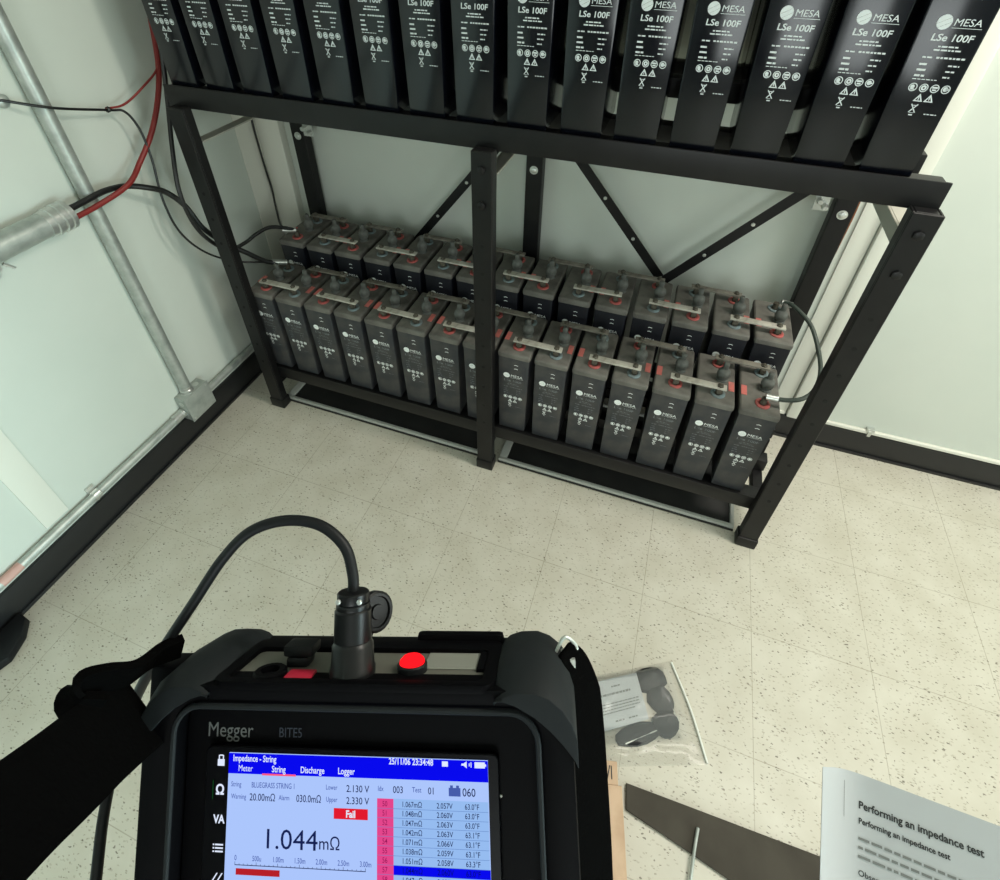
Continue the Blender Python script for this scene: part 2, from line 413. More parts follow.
# spill trays under the rack
for x0, x1, lab in ((-1.79,-.945,'grey-curbed black spill tray under the left bay of the rack'), (-.868,-.052,'grey-curbed black spill tray under the right bay of the rack')):
    tr = empty('spill_tray', (x0,.310,0), lab, 'tray', 'spill trays under the rack')
    L_, W_ = x1-x0, .40
    c = MB().box((0,0,0),(L_,.012,.018)).box((0,W_-.012,0),(L_,W_,.018)).box((0,.012,0),(.028,W_-.012,.018)).box((L_-.012,.012,0),(L_,W_-.012,.018))
    c.build('curb', M['curb'], tr, .003)
    MB().box((.028,.012,0),(L_-.012,W_-.012,.008)).build('liner', M['liner'], tr, .002)
    MB().box((.0,-.004,0),(L_,-.0002,.006)).build('sealant_line', M['base'], tr)

# ------------------------------------------------------------------ battery cells
# cell frame: x centred, y from the front face, z from the underside
CH = .345
def print_parts():
    out = {}
    g = out['logo_disc'] = MB()
    def bars(x0, x1, z, h, seed, word=.008):
        g = out.get('origin_print') or out['small_print']
        rnd = random.Random(seed); x = x0
        while x < x1-.001:
            w = min(word*(.5+rnd.random()), x1-x); g.rect(x, z, x+w, z+h); x += w+.0016
    # logo disc with two dark swooshes left open
    n = 20; R_ = .0105; cx, cz = -.0235, .256
    for a, b in ((-1,-.40),(-.37,.20),(.23,1)):
        pts = []
        for k in range(13):
            t_ = a+(b-a)*k/12; w_ = math.sqrt(max(0,1-t_*t_)); pts.append((t_, w_))
        poly = [(t_, -w_) for t_, w_ in pts]+[(t_, w_) for t_, w_ in reversed(pts)]
        an = math.radians(118); ca, sa = math.cos(an), math.sin(an)
        g.flat([(cx+R_*(u*ca-v*sa), cz+R_*(u*sa+v*ca)) for u, v in poly if True])
    g = out['maker_name'] = MB()
    g.text('MESA', -.0105, .2520, .0140, bold=0, shear=.06, sx=1.16)
    g.rect(-.0105, .2485, .0310, .2492)
    g = out['model_name'] = MB()
    g.text('LSe 100F', -.0325, .2305, .0138, bold=.018, shear=.06, sx=1.17)
    g = out['small_print'] = MB()
    bars(-.017, .014, .2215, .0022, 1, .006); bars(-.021, .019, .2165, .0022, 2, .006)
    bars(-.032, -.018, .2055, .0022, 3, .007); bars(-.012, .029, .2055, .0026, 4, .006)
    for i, z in enumerate((.195, .1865, .178)):
        bars(-.032, -.021+.002*i, z, .0030, 5+i, .010); bars(.010, .026-.003*i, z, .0022, 9+i, .006)
    bars(-.032, .004, .1735, .0012, 20, .004)
    g = out['safety_symbols'] = MB()
    for k in range(4):
        x = -.0255+.0163*k; z = .1615
        g.ring(x, z, .0052, .0066)
        if k == 0: g.disc(x-.001, z+.0006, .0034, 0, 8); g.rect(x-.003, z-.004, x+.003, z-.0022)
        elif k == 1: g.ring(x, z, .0014, .0042, 0, 10)
        elif k == 2: g.rect(x-.0042, z+.0002, x+.0042, z+.003); g.rect(x-.003, z-.0035, x+.003, z-.001)
        else: g.disc(x-.0006, z+.0004, .0038, 0, 9); g.rect(x, z-.0012, x+.0046, z+.0012)
    for x in (-.0095, .0065):
        z = .1465; w = .0072; h = .0125
        o = [(x-w,z-h/2),(x+w,z-h/2),(x,z+h/2)]; i_ = [(x-w*.55,z-h/2+.0016),(x+w*.55,z-h/2+.0016),(x,z+h/2-.0035)]
        for k in range(3):
            k2 = (k+1) % 3; g.flat([o[k], o[k2], i_[k2], i_[k]])
        g.rect(x-.0008, z-.0036, x+.0008, z+.002)
    x, z = -.0105, .1290      # crossed-out wheelie bin
    g.flat([(x-.0056,z+.0062),(x-.0042,z+.0072),(x+.0056,z-.0062),(x+.0042,z-.0072)])
    g.flat([(x+.0056,z+.0062),(x+.0042,z+.0072),(x-.0056,z-.0062),(x-.0042,z-.0072)])
    g.rect(x-.0050, z+.0044, x+.0050, z+.0054); g.rect(x-.003, z-.0075, x+.003, z-.0068)
    g.rect(x-.003, z-.0115, x+.003, z-.0095)
    foot = out['origin_print'] = MB()
    bars(.009, .028, .1205, .0016, 31, .006)
    g = out['level_marks'] = MB()
    for z in (.302, .287):
        g.flat([(.0005,z),(.0065,z+.0018),(.0065,z+.0040),(.0005,z+.0022)]); g.flat([(.0065,z+.0018),(.0125,z),(.0125,z+.0022),(.0065,z+.0040)])
    return out
def recycle_mb():
    g = MB(); x, z, w, h = -.0265, .1255, .0072, .0115
    o = [(x-w,z-h/2),(x+w,z-h/2),(x,z+h/2)]; i_ = [(x-w*.4,z-h/2+.0024),(x+w*.4,z-h/2+.0024),(x,z+h/2-.0050)]
    for k in range(3):
        k2 = (k+1) % 3; g.flat([o[k], o[k2], i_[k2], i_[k]])
    return g
to_front = lambda v: (v.x, -.0007, v.y)

def make_cell(jarm, lidm, prm, front_red, sticker):
    ldx, ldz, lsc = (.0070, .001, 1.06) if jarm is M['jar'] else (.0025, -.005, 1.02)
    """one flooded cell at the origin; returns its root"""
    root = empty('battery_cell')
    jar = MB().frustum((-.0445,.004),(.0445,.196),(-.0492,.0),(.0492,.200),0,.326)
    jar.build('jar', jarm, root, .004, 2)
    # moulded ribs on the lower front
    lid = MB().box((-.052,-.002,.322),(.052,.202,CH)).build('lid', lidm, root, .009, 3)
    if front_red is None: return root
    for nm, g in print_parts().items():
        g.map(lambda v: (v.x+ldx, -.0007 + (.318-(.2365+(v.y-.2365)*lsc+ldz))*.0126, .2365+(v.y-.2365)*lsc+ldz)).build(nm, M['printf'] if nm in ('small_print','origin_print','model_name') and prm is M['printd'] else prm, root, smooth=0)
    for yy, red in ((.037, front_red), (.163, not front_red)):
        x = .006
        ring = MB().lathe([(.0195,0),(.0195,.004),(.0175,.0055),(.0120,.0055),(.0110,.002)], (x,yy,CH-.0006), n=20).build('terminal_ring', M['red'] if red else M['blue'], root)
        pb = MB().lathe([(.0085,0),(.0085,.024)], (x,yy,CH), n=12)
        pb.build('terminal_post', M['post'], root)
    cp = MB().lathe([(.016,0),(.016,.006),(.012,.009),(.0160,.013),(.0182,.023),(.0165,.034),(.0110,.041),(.0078,.044),(.0078,.062),(.0055,.065)], (.015,.100,CH-.0005), n=16)
    cp.build('vent_cap', M['cap'], root)
    if sticker:
        s_ = -1 if sticker == 'L' else 1
        MB().box((s_*.0415-.0075,.058,CH-.0002),(s_*.0415+.0075,.096,CH+.0012)).build('red_sticker', M['sticker'], root)
    return root
ORD = ['first','second','third','fourth','fifth','sixth','seventh','eighth','ninth','tenth','eleventh','twelfth','thirteenth','fourteenth','last']
protos = {}
JIT = {('uf',8): .003, ('uf',9): .006, ('uf',10): .003, ('uf',14): -.005, ('uf',13): -.001, ('ub',14): -.004}
def row(key, jarm, lidm, prm, n1x, pitch, y, z, words, group, red0, adj):
    """15 cells; red0: polarity of the front terminal of cell 1"""
    out = []
    for i in range(15):
        fr = None if red0 is None else (red0 if i % 2 == 0 else not red0)
        st = None if not adj else ('L' if i % 2 == 0 else 'R')
        k = (key, fr, st)
        if k not in protos:
            c = make_cell(jarm, lidm, prm, fr, st); protos[k] = c
        else: c = copy_tree(protos[k])
        c.location = (n1x+pitch*i+JIT.get((key, i), 0), y, z)
        c.rotation_euler.z = (random.random()-.5)*.012
        tag(c, f'{words[0]}, {ORD[i]} from the left in the {words[1]}', 'battery', group)
        out.append(c)
    return out
LF_X, LF_P, LF_Y = -1.751, .1161, .305
LB_X, LB_P, LB_Y = -1.748, .1172, .515
UF_X, UF_P, UF_Y = -1.776, .1198, .305
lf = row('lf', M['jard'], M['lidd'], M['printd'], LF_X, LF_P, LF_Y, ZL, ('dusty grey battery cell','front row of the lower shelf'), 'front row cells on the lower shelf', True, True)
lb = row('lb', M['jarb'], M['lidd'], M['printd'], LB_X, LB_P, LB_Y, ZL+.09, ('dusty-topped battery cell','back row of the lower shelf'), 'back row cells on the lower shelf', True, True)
uf = row('uf', M['jar'], M['lid'], M['print'], UF_X, UF_P, UF_Y, ZU, ('glossy black battery cell','front row of the upper shelf'), 'front row cells on the upper shelf', True, False)
ub = row('ub', M['jar'], M['lid'], M['print'], UF_X, UF_P, UF_Y+.21, ZU+.09, ('half-hidden black cell','back row of the upper shelf'), 'back row cells on the upper shelf', None, False)

def strap_proto(length, m):
    root = empty('connector_bar')
    MB().box((-.017,-.0105,0),(length+.017,.0105,.006)).build('bar', m, root, .0015, 2)
    for x in (0, length):
        b = MB().lathe([(.0085,0),(.0085,.005),(.007,.0065)], (x,0,.005), n=6)
        b.lathe([(.0042,.006),(.0042,.014)], (x,0,.0), n=10).build('bolt', M['post'], root)
        MB().box((x-.008,-.0120,-.013),(x+.008,-.0085,.0)).build('lug', M['post'], root, .001, 1)
    return root
sp = {}
def straps(x0, pitch, y, z, first, m, words, group):
    key = (pitch, m.name); k = first
    for i in range(first, 14, 2):
        if key not in sp: o = sp[key] = strap_proto(pitch, m)
        else: o = copy_tree(sp[key])
        o.location = (x0+pitch*i+.006, y, z+CH+.0235)
        o.rotation_euler = ((random.random()-.5)*.12, (random.random()-.5)*.03, (random.random()-.5)*.02)
        tag(o, f'{words[0]} joining the {ORD[i]} and {ORD[i+1]} cells of the {words[1]}', 'connector bar', group)
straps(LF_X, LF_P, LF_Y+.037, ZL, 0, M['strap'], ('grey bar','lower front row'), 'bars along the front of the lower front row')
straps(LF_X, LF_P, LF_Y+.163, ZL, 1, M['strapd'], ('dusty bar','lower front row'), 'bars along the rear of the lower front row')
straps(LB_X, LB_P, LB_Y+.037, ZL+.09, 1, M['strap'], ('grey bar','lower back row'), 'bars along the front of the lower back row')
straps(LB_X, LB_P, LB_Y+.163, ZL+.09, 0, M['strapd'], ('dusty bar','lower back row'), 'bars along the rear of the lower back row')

# ------------------------------------------------------------------ cables and conduits
def cable(name, pts, r, m, label, cat='cable', lugs=(), sub=8):
    o = MB().tube(pts, r, 10, sub).build(name, m)
    tag(o, label, cat)
    for p0, p1, rr in lugs:
        MB().cyl(p0, p1, rr, 12).build('lug', M['zinc'], o)
    return o
zf, zb = ZL+CH, ZL+.09+CH
c15f = (LF_X+14*LF_P+.006, LF_Y+.037, zf+.030)
c15b = (LB_X+14*LB_P+.018, LB_Y+.163, zb+.030)
cable('jumper_cable', [c15b, (-.060,.655,.676),(-.014,.60,.660),(.010,.53,.630),(.014,.45,.612),(-.004,.385,.600),(-.035,.35,.590),(-.075,.342,.580), c15f], .0062, M['cableg'],
      'grey-green cable looping between the last cells of the lower rows', lugs=[(c15f, (c15f[0]+.03,c15f[1],c15f[2]+.001), .009), (c15b, (c15b[0]+.03,c15b[1]-.006,c15b[2]-.001), .009)])
c1f = (LF_X+.006, LF_Y+.163, zf+.030)
c1b = (LB_X+.006, LB_Y+.037, zb+.030)
cable('battery_cable', [(-1.955,-.06,.985),(-1.955,.037,.988),(-1.955,.097,.989),(-1.950,.157,.977),(-1.93,.208,.952),(-1.92,.247,.921),(-1.90,.274,.868),(-1.875,.287,.788),(-1.845,.318,.725),(-1.815,.365,.665),(-1.785,.42,.60),c1f], .0085, M['cableb'],
      'thick black cable arching from the conduit down to the lower front row', lugs=[((c1f[0]-.034,c1f[1]-.035,c1f[2]+.014), c1f, .010)])
cable('battery_cable', [(-1.90,.400,1.40),(-1.90,.385,1.30),(-1.90,.35,1.18),(-1.885,.29,1.042),(-1.872,.251,.932),(-1.866,.253,.823),(-1.855,.282,.745),(-1.845,.331,.690),(-1.83,.39,.685),(-1.815,.439,.698),(-1.79,.491,.702),c1b], .0065, M['cableb'],
      'black cable dropping behind the left front post to the lower back row', lugs=[((c1b[0]-.035,c1b[1]-.03,c1b[2]+.008), c1b, .009)])
cable('sense_wire', [(-1.982,-.023,1.262),(-1.950,.065,1.222),(-1.96,.204,1.175),(-1.95,.242,1.160),(-1.94,.257,1.106),(-1.93,.249,1.022),(-1.92,.225,.907),(-1.91,.230,.797),(-1.89,.274,.703),(-1.855,.342,.635),(-1.80,.409,.602),(-1.775,.45,.59)], .0034, M['cableb'],
      'thin black wire from the wall grommet sagging down past the left post')
cable('sense_wire', [(-1.96,.20,1.180),(-1.95,.251,1.179),(-1.94,.325,1.211),(-1.93,.375,1.245),(-1.925,.40,1.30)], .0030, M['cabler'], 'thin red wire rising from the tied black wire to the red cable')
MB().lathe([(.007,-.004),(.0085,0),(.007,.004)], (-1.958,.203,1.177), (.1,1,-.3), 10).build('zip_tie', M['cableb'])
tag(bpy.data.objects['zip_tie'], 'small black tie binding the red and black wires by the wall', 'cable tie')
cable('battery_cable', [(-1.945,-.06,.964),(-1.940,.048,.969),(-1.928,.148,.990),(-1.94,.218,1.027),(-1.935,.28,1.085),(-1.93,.332,1.155),(-1.93,.373,1.227),(-1.93,.395,1.293),(-1.93,.412,1.373),(-1.93,.425,1.45),(-1.93,.43,1.55)], .0075, M['cabler'],
      'thick red cable curving up from the conduit beside the upper cells')
g = MB().lathe([(.016,0),(.016,.008),(.010,.014),(.0050,.015)], (XL,-.012,1.255), (1,.1,0), 14).build('wire_grommet', M['galv'])
tag(g, 'round grey grommet on the left wall where the wire enters', 'grommet')
cable('ground_wire', [(.022,.790,1.02),(.024,.788,.93),(.022,.788,.84),(.020,.789,.745),(.021,.790,.66)], .0042, M['copper'], 'brown copper wire running down beside the right back post')
cable('wall_wire', [(-1.985,0.743,1.049), (-1.985,0.739,0.961), (-1.985,0.739,0.905), (-1.985,0.742,0.798), (-1.985,0.747,0.700), (-1.945,.70,.66), (-1.87,.62,.63), (-1.80,.575,.655)], .004, M['cableb'], 'dark wire running down the corner beside the white batten')

pc = empty('power_conduit', (-1.96,-.03,.975), 'large grey conduit on the left wall feeding the red and black cables', 'conduit')
MB().cyl((0,-1.2,.0),(0,-.01,0), .0325, 24).build('pipe', M['galv'], pc)
MB().lathe([(.034,-.06),(.034,-.045),(.0375,-.043),(.0375,-.030),(.035,-.028),(.035,-.024),(.039,-.022),(.039,-.012),(.036,-.010),(.036,-.006),(.039,-.004),(.039,.006),(.034,.009),(.024,.009),(.024,-.002)], (0,0,0), (0,1,0), 24).build('bushing', M['zinc'], pc)
b = MB().box((-.04,-.225,-.048),(.012,-.195,-.036)); b.cyl((.004,-.21,-.036),(.004,-.21,-.062),.007,8); b.cyl((.004,-.185,-.038),(.010,-.17,-.058),.004,8)
b.lathe([(.0335,0),(.036,.002),(.036,.024),(.0335,.026)], (0,-.223,0), (0,1,0), 24)
b.build('pipe_clamp', M['zinc'], pc)

wc = empty('wall_conduit', (-1.979,.066,.165), 'grey metal conduit rising up the left wall from the junction box', 'conduit')
MB().cyl((0,0,.05),(0,-.02,2.43), .0195, 20).build('pipe', M['galv'], wc)
MB().lathe([(.0225,0),(.0225,.02),(.0205,.022),(.0205,.034)], (0,0,.046), (0,0,1), 18).build('connector', M['zinc'], wc)
jb = empty('junction_box', (-1.998,.076,.165), 'square galvanised junction box low on the left wall', 'junction box')
MB().box((0,-.054,-.054),(.046,.054,.054)).build('box_body', M['galv'], jb, .004)
MB().box((.0462,-.056,-.056),(.049,.056,.056)).build('cover_plate', M['galv'], jb, .002)
s_ = MB()
for a in (-.044,.044):
    s_.lathe([(.005,0),(.004,.002)], (.049,a,a), (1,0,0), 10)
s_.build('cover_screw', M['zinc'], jb)
s_ = MB()
for a in (-.026,.026): s_.lathe([(.011,0),(.011,.0012)], (.023,a,.054), (0,0,1), 14); s_.lathe([(.010,0),(.010,.0012)], (.023,-.054,a), (0,-1,0), 14)
s_.build('knockout', M['zinc'], jb)
bc = empty('floor_conduit', (-1.984,.02,.150), 'grey metal conduit running above the left baseboard through the junction box', 'conduit')
MB().cyl((0,-2.4,0),(0,-.0,0), .0135, 18).build('pipe', M['galv'], bc)
MB().cyl((0,.112,0),(0,.72,0), .0135, 18).build('pipe', M['galv'], bc)
MB().lathe([(.0175,0),(.0175,.016),(.0155,.018),(.0155,.035),(.0175,.037),(.0175,.045)], (0,-.045,0), (0,1,0), 16).build('coupling', M['zinc'], bc)
MB().lathe([(.0145,-.012),(.0160,-.010),(.0160,.010),(.0145,.012)], (0,-.362,0), (0,1,0), 16).box((-.014,-.374,-.034),(-.010,-.350,.034)).lathe([(.005,0),(.005,.006)],(-.010,-.362,-.026),(1,0,0),8).build('strap_clip', M['zinc'], bc)
MB().lathe([(.0137,0),(.0139,.001),(.0139,.055),(.0137,.056)], (0,-.66,0), (0,1,0), 18).build('warning_tape', M['redlab'], bc)

# foot of a piece of equipment at the left edge
rf = MB().prism([(-1.98,-.66),(-1.945,-.665),(-1.912,-.70),(-1.892,-.755),(-1.905,-.79),(-1.94,-.84),(-1.98,-.84)], 0, .03).build('rubber_block', M['rubber'], bevel=.008)
tag(rf, 'black rubber block on the floor against the left baseboard', 'block')

# ------------------------------------------------------------------ impedance tester
TM = Matrix(((0.95227,-0.28063,0.12010,-0.65305), (0.28652,0.68608,-0.66873,-0.82650), (0.10527,0.67123,0.73374,1.25334), (0,0,0,1)))
tester = empty('impedance_tester', label='black rugged handheld battery tester with a lit blue screen', cat='tester')
tester.matrix_world = TM
def zt(v): return v
case = MB().box((-.046,-.15,-.075),(.198,.0385,-.008)).build('case', M['case'], tester, .016, 4)
# raised rubber rim round the front
def rrect(x0, y0, x1, y1, r, n=6):
    P = []
    for cx, cy, a0 in ((x1-r,y1-r,0),(x0+r,y1-r,90),(x0+r,y0+r,180),(x1-r,y0+r,270)):
        for k in range(n+1):
            a = math.radians(a0+90*k/n); P.append((cx+r*math.cos(a), cy+r*math.sin(a)))
    return P
def ring_solid(o, i, z0, z1, zi=None):
    mb = MB(); n = len(o); zi = z1 if zi is None else zi
    vs = [(x,y,z0) for x,y in o]+[(x,y,z1) for x,y in o]+[(x,y,zi) for x,y in i]+[(x,y,z0) for x,y in i]
    fs = []
    for k in range(n):
        k2 = (k+1) % n
        for L_ in range(4):
            L2 = (L_+1) % 4; fs.append((L_*n+k, L_*n+k2, L2*n+k2, L2*n+k))
    return mb.add(vs, fs)
ring_solid(rrect(-.048,-.152,.200,.0405,.024), rrect(-.030,-.134,.182,.030,.016), -.009, .010, .008).build('front_rim', M['case'], tester, .0025, 2)
ring_solid(rrect(-.0305,-.1345,.1825,.0305,.0165), rrect(-.0275,-.1315,.1795,.0275,.014), .0078, .0102).build('rim_bead', M['bump'], tester, .0008, 1)
MB().prism(rrect(-.0145,-.105,.158,.003,.004), -.004, -.0006).build('display_glass', M['glass'], tester, .0006, 1)
MB().prism(rrect(-.029,-.133,.181,.029,.016), -.006, -.0045).build('front_plate', M['case'], tester)
fp = MB().text('Megger', -.0168, .0060, .0112, -.0043, bold=0, sx=.86).build('maker_name', M['brand'], tester, smooth=0)
MB().text('BITE5', .0277, .0066, .0074, -.0043, sx=.82).build('model_name', M['brand2'], tester, smooth=0)
# screen
scr = MB().prism([(0,-.0915),(.152,-.0915),(.152,0),(0,0)], -.0006, .0).build('screen', M['s_bg'], tester)
k = .001
def layer(name, mb, m):
    return mb.build(name, m, scr, smooth=0, fix=False)
hb = MB().rect(0,-10.6*k,.152,0,.0001); hb.rect(98.3*k,-57.2*k,.152,-52.6*k,.0003)
layer('blue_bar', hb, M['s_blue'])
W_ = MB(); I_ = MB(); Sf = MB(); h = .0005
W_.text('Impedance - String', 2.8*k, -3.9*k, 4.7*k, h, bold=.015, sx=.74)
for s, x, y_ in (('Meter',10.6,-9.0),('String',30.7,-9.0),('Discharge',50.9,-8.9),('Logger',70.9,-8.8)):
    W_.text(s, x*k, y_*k, 4.7*k, h, 'CENTER', bold=0 if s == 'Meter' else .015, sx=.76)
W_.text('25/11/06 23:34:48', 95.7*k, -2.9*k, 4.5*k, h, bold=.02, sx=.78)
W_.rect(126.2*k,-3.2*k,129.6*k,1.0*k-1.6*k,h)
W_.flat([(137.2*k,-2.4*k),(138.4*k,-2.4*k),(140.2*k,-3.7*k),(140.2*k,-.2*k),(138.4*k,-1.4*k),(137.2*k,-1.4*k)], h)
for r_ in (1.2, 2.2): W_.rect((140.2+r_)*k,(-1.95-r_*.6)*k,(140.7+r_)*k,(-1.95+r_*.6)*k,h)
W_.rect(144.6*k,-3.5*k,150.4*k,-.5*k,h); W_.rect(150.4*k,-2.6*k,151.1*k,-1.4*k,h)
# red alarm box and its word
layer('alarm_box', MB().rect(63.8*k,-31.4*k,83.6*k,-26.0*k,.0003), M['s_red'])
W_.text('Fail', 73.7*k, -30.3*k, 5.0*k, h, 'CENTER', bold=.03, sx=.85)
layer('tab_underline', MB().rect(20.7*k,-10.9*k,41*k,-9.9*k,.0004), M['s_ul'])
def num(s, x, y_, size, sx=.8, al='LEFT', mb=None, bold=.006): (mb or I_).text(s, x*k, y_*k, size*k, h, al, bold=bold, sx=sx)
num('String', 2.2, -17.0, 3.7, .72, mb=Sf); num('BLUEGRASS STRING 1', 14.6, -17.2, 4.0, .68, mb=Sf)
num('Lower', 59.0, -16.8, 3.6, .72, mb=Sf); num('2.130 V', 71, -17.6, 5.0, .86)
num('Idx', 89.3, -16.5, 3.7, .72, mb=Sf); num('003', 98, -17.2, 4.9, .82); num('Test', 109, -16.5, 3.7, .8, mb=Sf); num('01', 118, -17.2, 4.9, .82)
num('060', 137.4, -17.6, 5.8, .86)
Sf.rect(129.8*k,-17.8*k,136.4*k,-13.6*k,h); Sf.rect(130.6*k,-13.6*k,132.2*k,-12.4*k,h); Sf.rect(134*k,-13.6*k,135.6*k,-12.4*k,h)
num('Warning', 2.5, -23.2, 3.6, .72, mb=Sf); num('20.00m\u03a9', 13.6, -23.8, 5.2, .80); num('Alarm', 31.2, -23.0, 3.6, .72, mb=Sf)
num('030.0m\u03a9', 41.6, -23.6, 5.2, .76); num('Upper', 59.2, -22.9, 3.6, .72, mb=Sf); num('2.330 V', 71, -23.6, 5.0, .86)
num('1.044', 21.8, -47.4, 14.2, 1.06, bold=0); num('m\u03a9', 55.2, -46.6, 9.0, .92, bold=.004)
for i_, s in enumerate(('0','500u','1.00m','1.50m','2.00m','2.50m','3.00m')): num(s, 6.6+12.65*i_, -54.0, 3.8, .72, 'CENTER', Sf)
I_.rect(6.2*k,-56.4*k,82.6*k,-56.0*k,h)
for i_ in range(31):
    I_.rect((6.2+76.1*i_/30)*k,-56.0*k,(6.45+76.1*i_/30)*k,(-54.6 if i_ % 5 == 0 else -55.4)*k,h)
layer('bar_graph', MB().rect(6.9*k,-61.2*k,32.9*k,-58.0*k,.0003), M['s_dred'])
# table
layer('index_column', MB().rect(88.9*k,-91*k,98.3*k,-20.3*k,.0003), M['s_pink'])
layer('table_rows', MB().rect(98.3*k,-91*k,.1516,-20.3*k,.0001), M['s_row'])
ln = MB()
rows = (('50','1.067','2.057','63.0'),('51','1.048','2.060','63.0'),('52','1.047','2.063','63.0'),('53','1.042','2.063','63.1'),('54','1.071','2.066','63.1'),('55','1.038','2.059','63.1'),('56','1.051','2.058','63.3'),('57','1.044','2.060','63.0'),('58','1.047','2.058','63.0'))
dr = MB(); db = MB()
for i_, (a, b_, c_, d_) in enumerate(rows):
    y_ = -24.0-4.58*i_
    ln.rect(88.9*k,(y_-1.15)*k,.1516,(y_-.95)*k,.0004)
    num(a, 93.4, y_, 3.8, .8, 'CENTER', dr)
    mb = db if i_ == 7 else I_
    num(b_+'m\u03a9', 108.8, y_, 3.9, .8, 'CENTER', mb); num(c_+'V', 127.3, y_, 3.9, .82, 'CENTER', mb); num(d_+'\u00b0F', 142.6, y_, 3.9, .80, 'CENTER', mb)
layer('row_line', ln, M['s_line'])
layer('index_number', dr, glow('screen_wine', 150, 24, 90)); layer('selected_reading', db, glow('screen_deep', 6, 14, 120))
layer('white_text', W_, M['s_white']); layer('dark_text', I_, M['s_ink']); layer('soft_text', Sf, M['s_soft'])
# side icons left of the screen
ic = MB(); z_ = .0001
ic.rect(-6.8*k,-6.9*k,-2.6*k,-3.4*k,z_); 
for a, b_, c_, d_ in ((-6.3,-3.4,-5.6,-1.2),(-3.8,-3.4,-3.1,-1.2),(-5.6,-1.7,-3.8,-1.0)): ic.rect(a*k,b_*k,c_*k,d_*k,z_)
ic.text('\u03a9', -4.7*k, -21.6*k, 7.0*k, z_, 'CENTER', bold=.03)
ic.text('VA', -4.6*k, -36.2*k, 6.0*k, z_, 'CENTER', bold=.03, sx=.86)
for i_ in range(3): ic.rect(-6.2*k,(-47.4-1.7*i_)*k,-1.4*k,(-46.6-1.7*i_)*k,z_); ic.rect(-7.6*k,(-47.4-1.7*i_)*k,-6.7*k,(-46.6-1.7*i_)*k,z_)
ic.flat([(-7.4*k,-65*k),(-6.6*k,-65*k),(-3.9*k,-61*k),(-4.7*k,-61*k)], z_); ic.flat([(-4.4*k,-65*k),(-3.6*k,-65*k),(-.9*k,-61*k),(-1.7*k,-61*k)], z_); ic.rect(-7.6*k,-65.6*k,-1*k,-65*k,z_)
ic.build('menu_icon', M['s_white'], tester, smooth=0, fix=False)
MB().rect(-9.3*k,-24.2*k,-8.8*k,-14.4*k,z_).build('menu_cursor', M['s_green'], tester, smooth=0, fix=False)
MB().lathe([(.0009,0),(.0007,.0006)], (.1585,-.0197,-.0045), (0,0,1), 8).build('light_sensor', M['silver'], tester)

# corner bumpers
def bumper(x0, x1, s_):
    mb = MB()
    X = lambda a: x0 if a == 0 else x1
    # profile in YZ, extruded along x, outer end sloped down the side
    A = [(-.066,.018),(-.066,.042),(-.050,.0475),(-.020,.0490),(.003,.0465),(.0115,.0395),(.0120,.026)]   # (z,y) top ridge
    n = len(A); vs = []
    cols = [(0,-.0055),(.10,-.0020),(.25,.0),(.50,.0003),(.68,-.0025),(.84,-.0080),(.95,-.0150),(1.0,-.022)]
    for t_, dy in cols:
        x = x0+(x1-x0)*t_
        for q, (z, yy) in enumerate(A): vs.append((x, yy+dy if q < n-1 else .0370-.026*t_**1.5+dy*.3, z))
    fs = []
    for i in range(len(cols)-1):
        for j in range(n):
            j2 = (j+1) % n; fs.append((i*n+j, i*n+j2, (i+1)*n+j2, (i+1)*n+j))
    fs.append(tuple(range(n))); fs.append(tuple((len(cols)-1)*n+j for j in range(n)))
    mb.add(vs, fs)
    return mb.build('corner_bumper', M['bump'], tester, .004, 3)
DY = -.0036
bumper(.158, .202, 1); bumper(-.008, -.050, -1)
# connector plate on the top end
top = MB().box((-.004,.0370,-.046),(.154,.0396,.006)).build('connector_plate', M['panel'], tester, .0006, 1)
ring_solid(rrect(-.008,-.050,.158,.010,.008), rrect(-.001,-.036,.150,.004,.004), 0, .0045).map(lambda v: (v.x, .0381+v.z, v.y)).build('connector_rim', M['case'], tester, .0009, 2)
MB().box((.10,.0370,-.056),(.158,.0465,-.048)).build('top_ridge', M['case'], tester, .003, 2)
MB().lathe([(.0098,0),(.0098,.0035),(.0085,.0045),(.0055,.0045),(.0055,.001)], (.022,.0392,-.003), (0,1,0), 18).build('socket', M['case'], tester)
MB().box((.0325,.0394,-.0085),(.049,.0419,.0025)).build('socket', M['sockr'], tester, .0012, 2)
fc = MB().box((.026,.0394,-.026),(.040,.0454,-.014)).box((.024,.0454,-.028),(.043,.0519,-.014)).build('dust_flap', M['rubber'], tester, .002, 2)
MB().box((.1120,.0396,-.0355),(.1450,.0404,-.0150)).build('card_door', M['silver'], tester, .0006, 1)
MB().box((.1450,.0396,-.0355),(.1495,.0414,-.0120)).build('door_edge', M['case'], tester)
bt = MB().lathe([(.0090,0),(.0090,.004),(.0082,.0048),(.0078,.0048)], (.106,.0392,-.0135), (0,1,0), 20).build('power_button', M['rubber'], tester)
MB().lathe([(.0076,.0046),(.0074,.0062),(.0056,.0080),(.0030,.0090),(.0005,.0093)], (.106,.0392,-.0135), (0,1,0), 20).build('red_lamp', M['led'], bt)
pw = MB().ring(.1225,.0,.0016,.0022,0,14).rect(.1222,-.0030,.1228,.0030)
pw.map(lambda v: (v.x, .0398, -v.y-.0005)).build('power_symbol', M['base'], tester, smooth=0)
MB().lathe([(.003,0),(.003,.0009)], (.137,.0394,-.0015), (0,1,0), 12).build('charge_jack', M['case'], tester)
lug = MB().box((.194,.022,-.046),(.204,.040,-.030)); lug.build('strap_lug', M['zinc'], tester, .002)
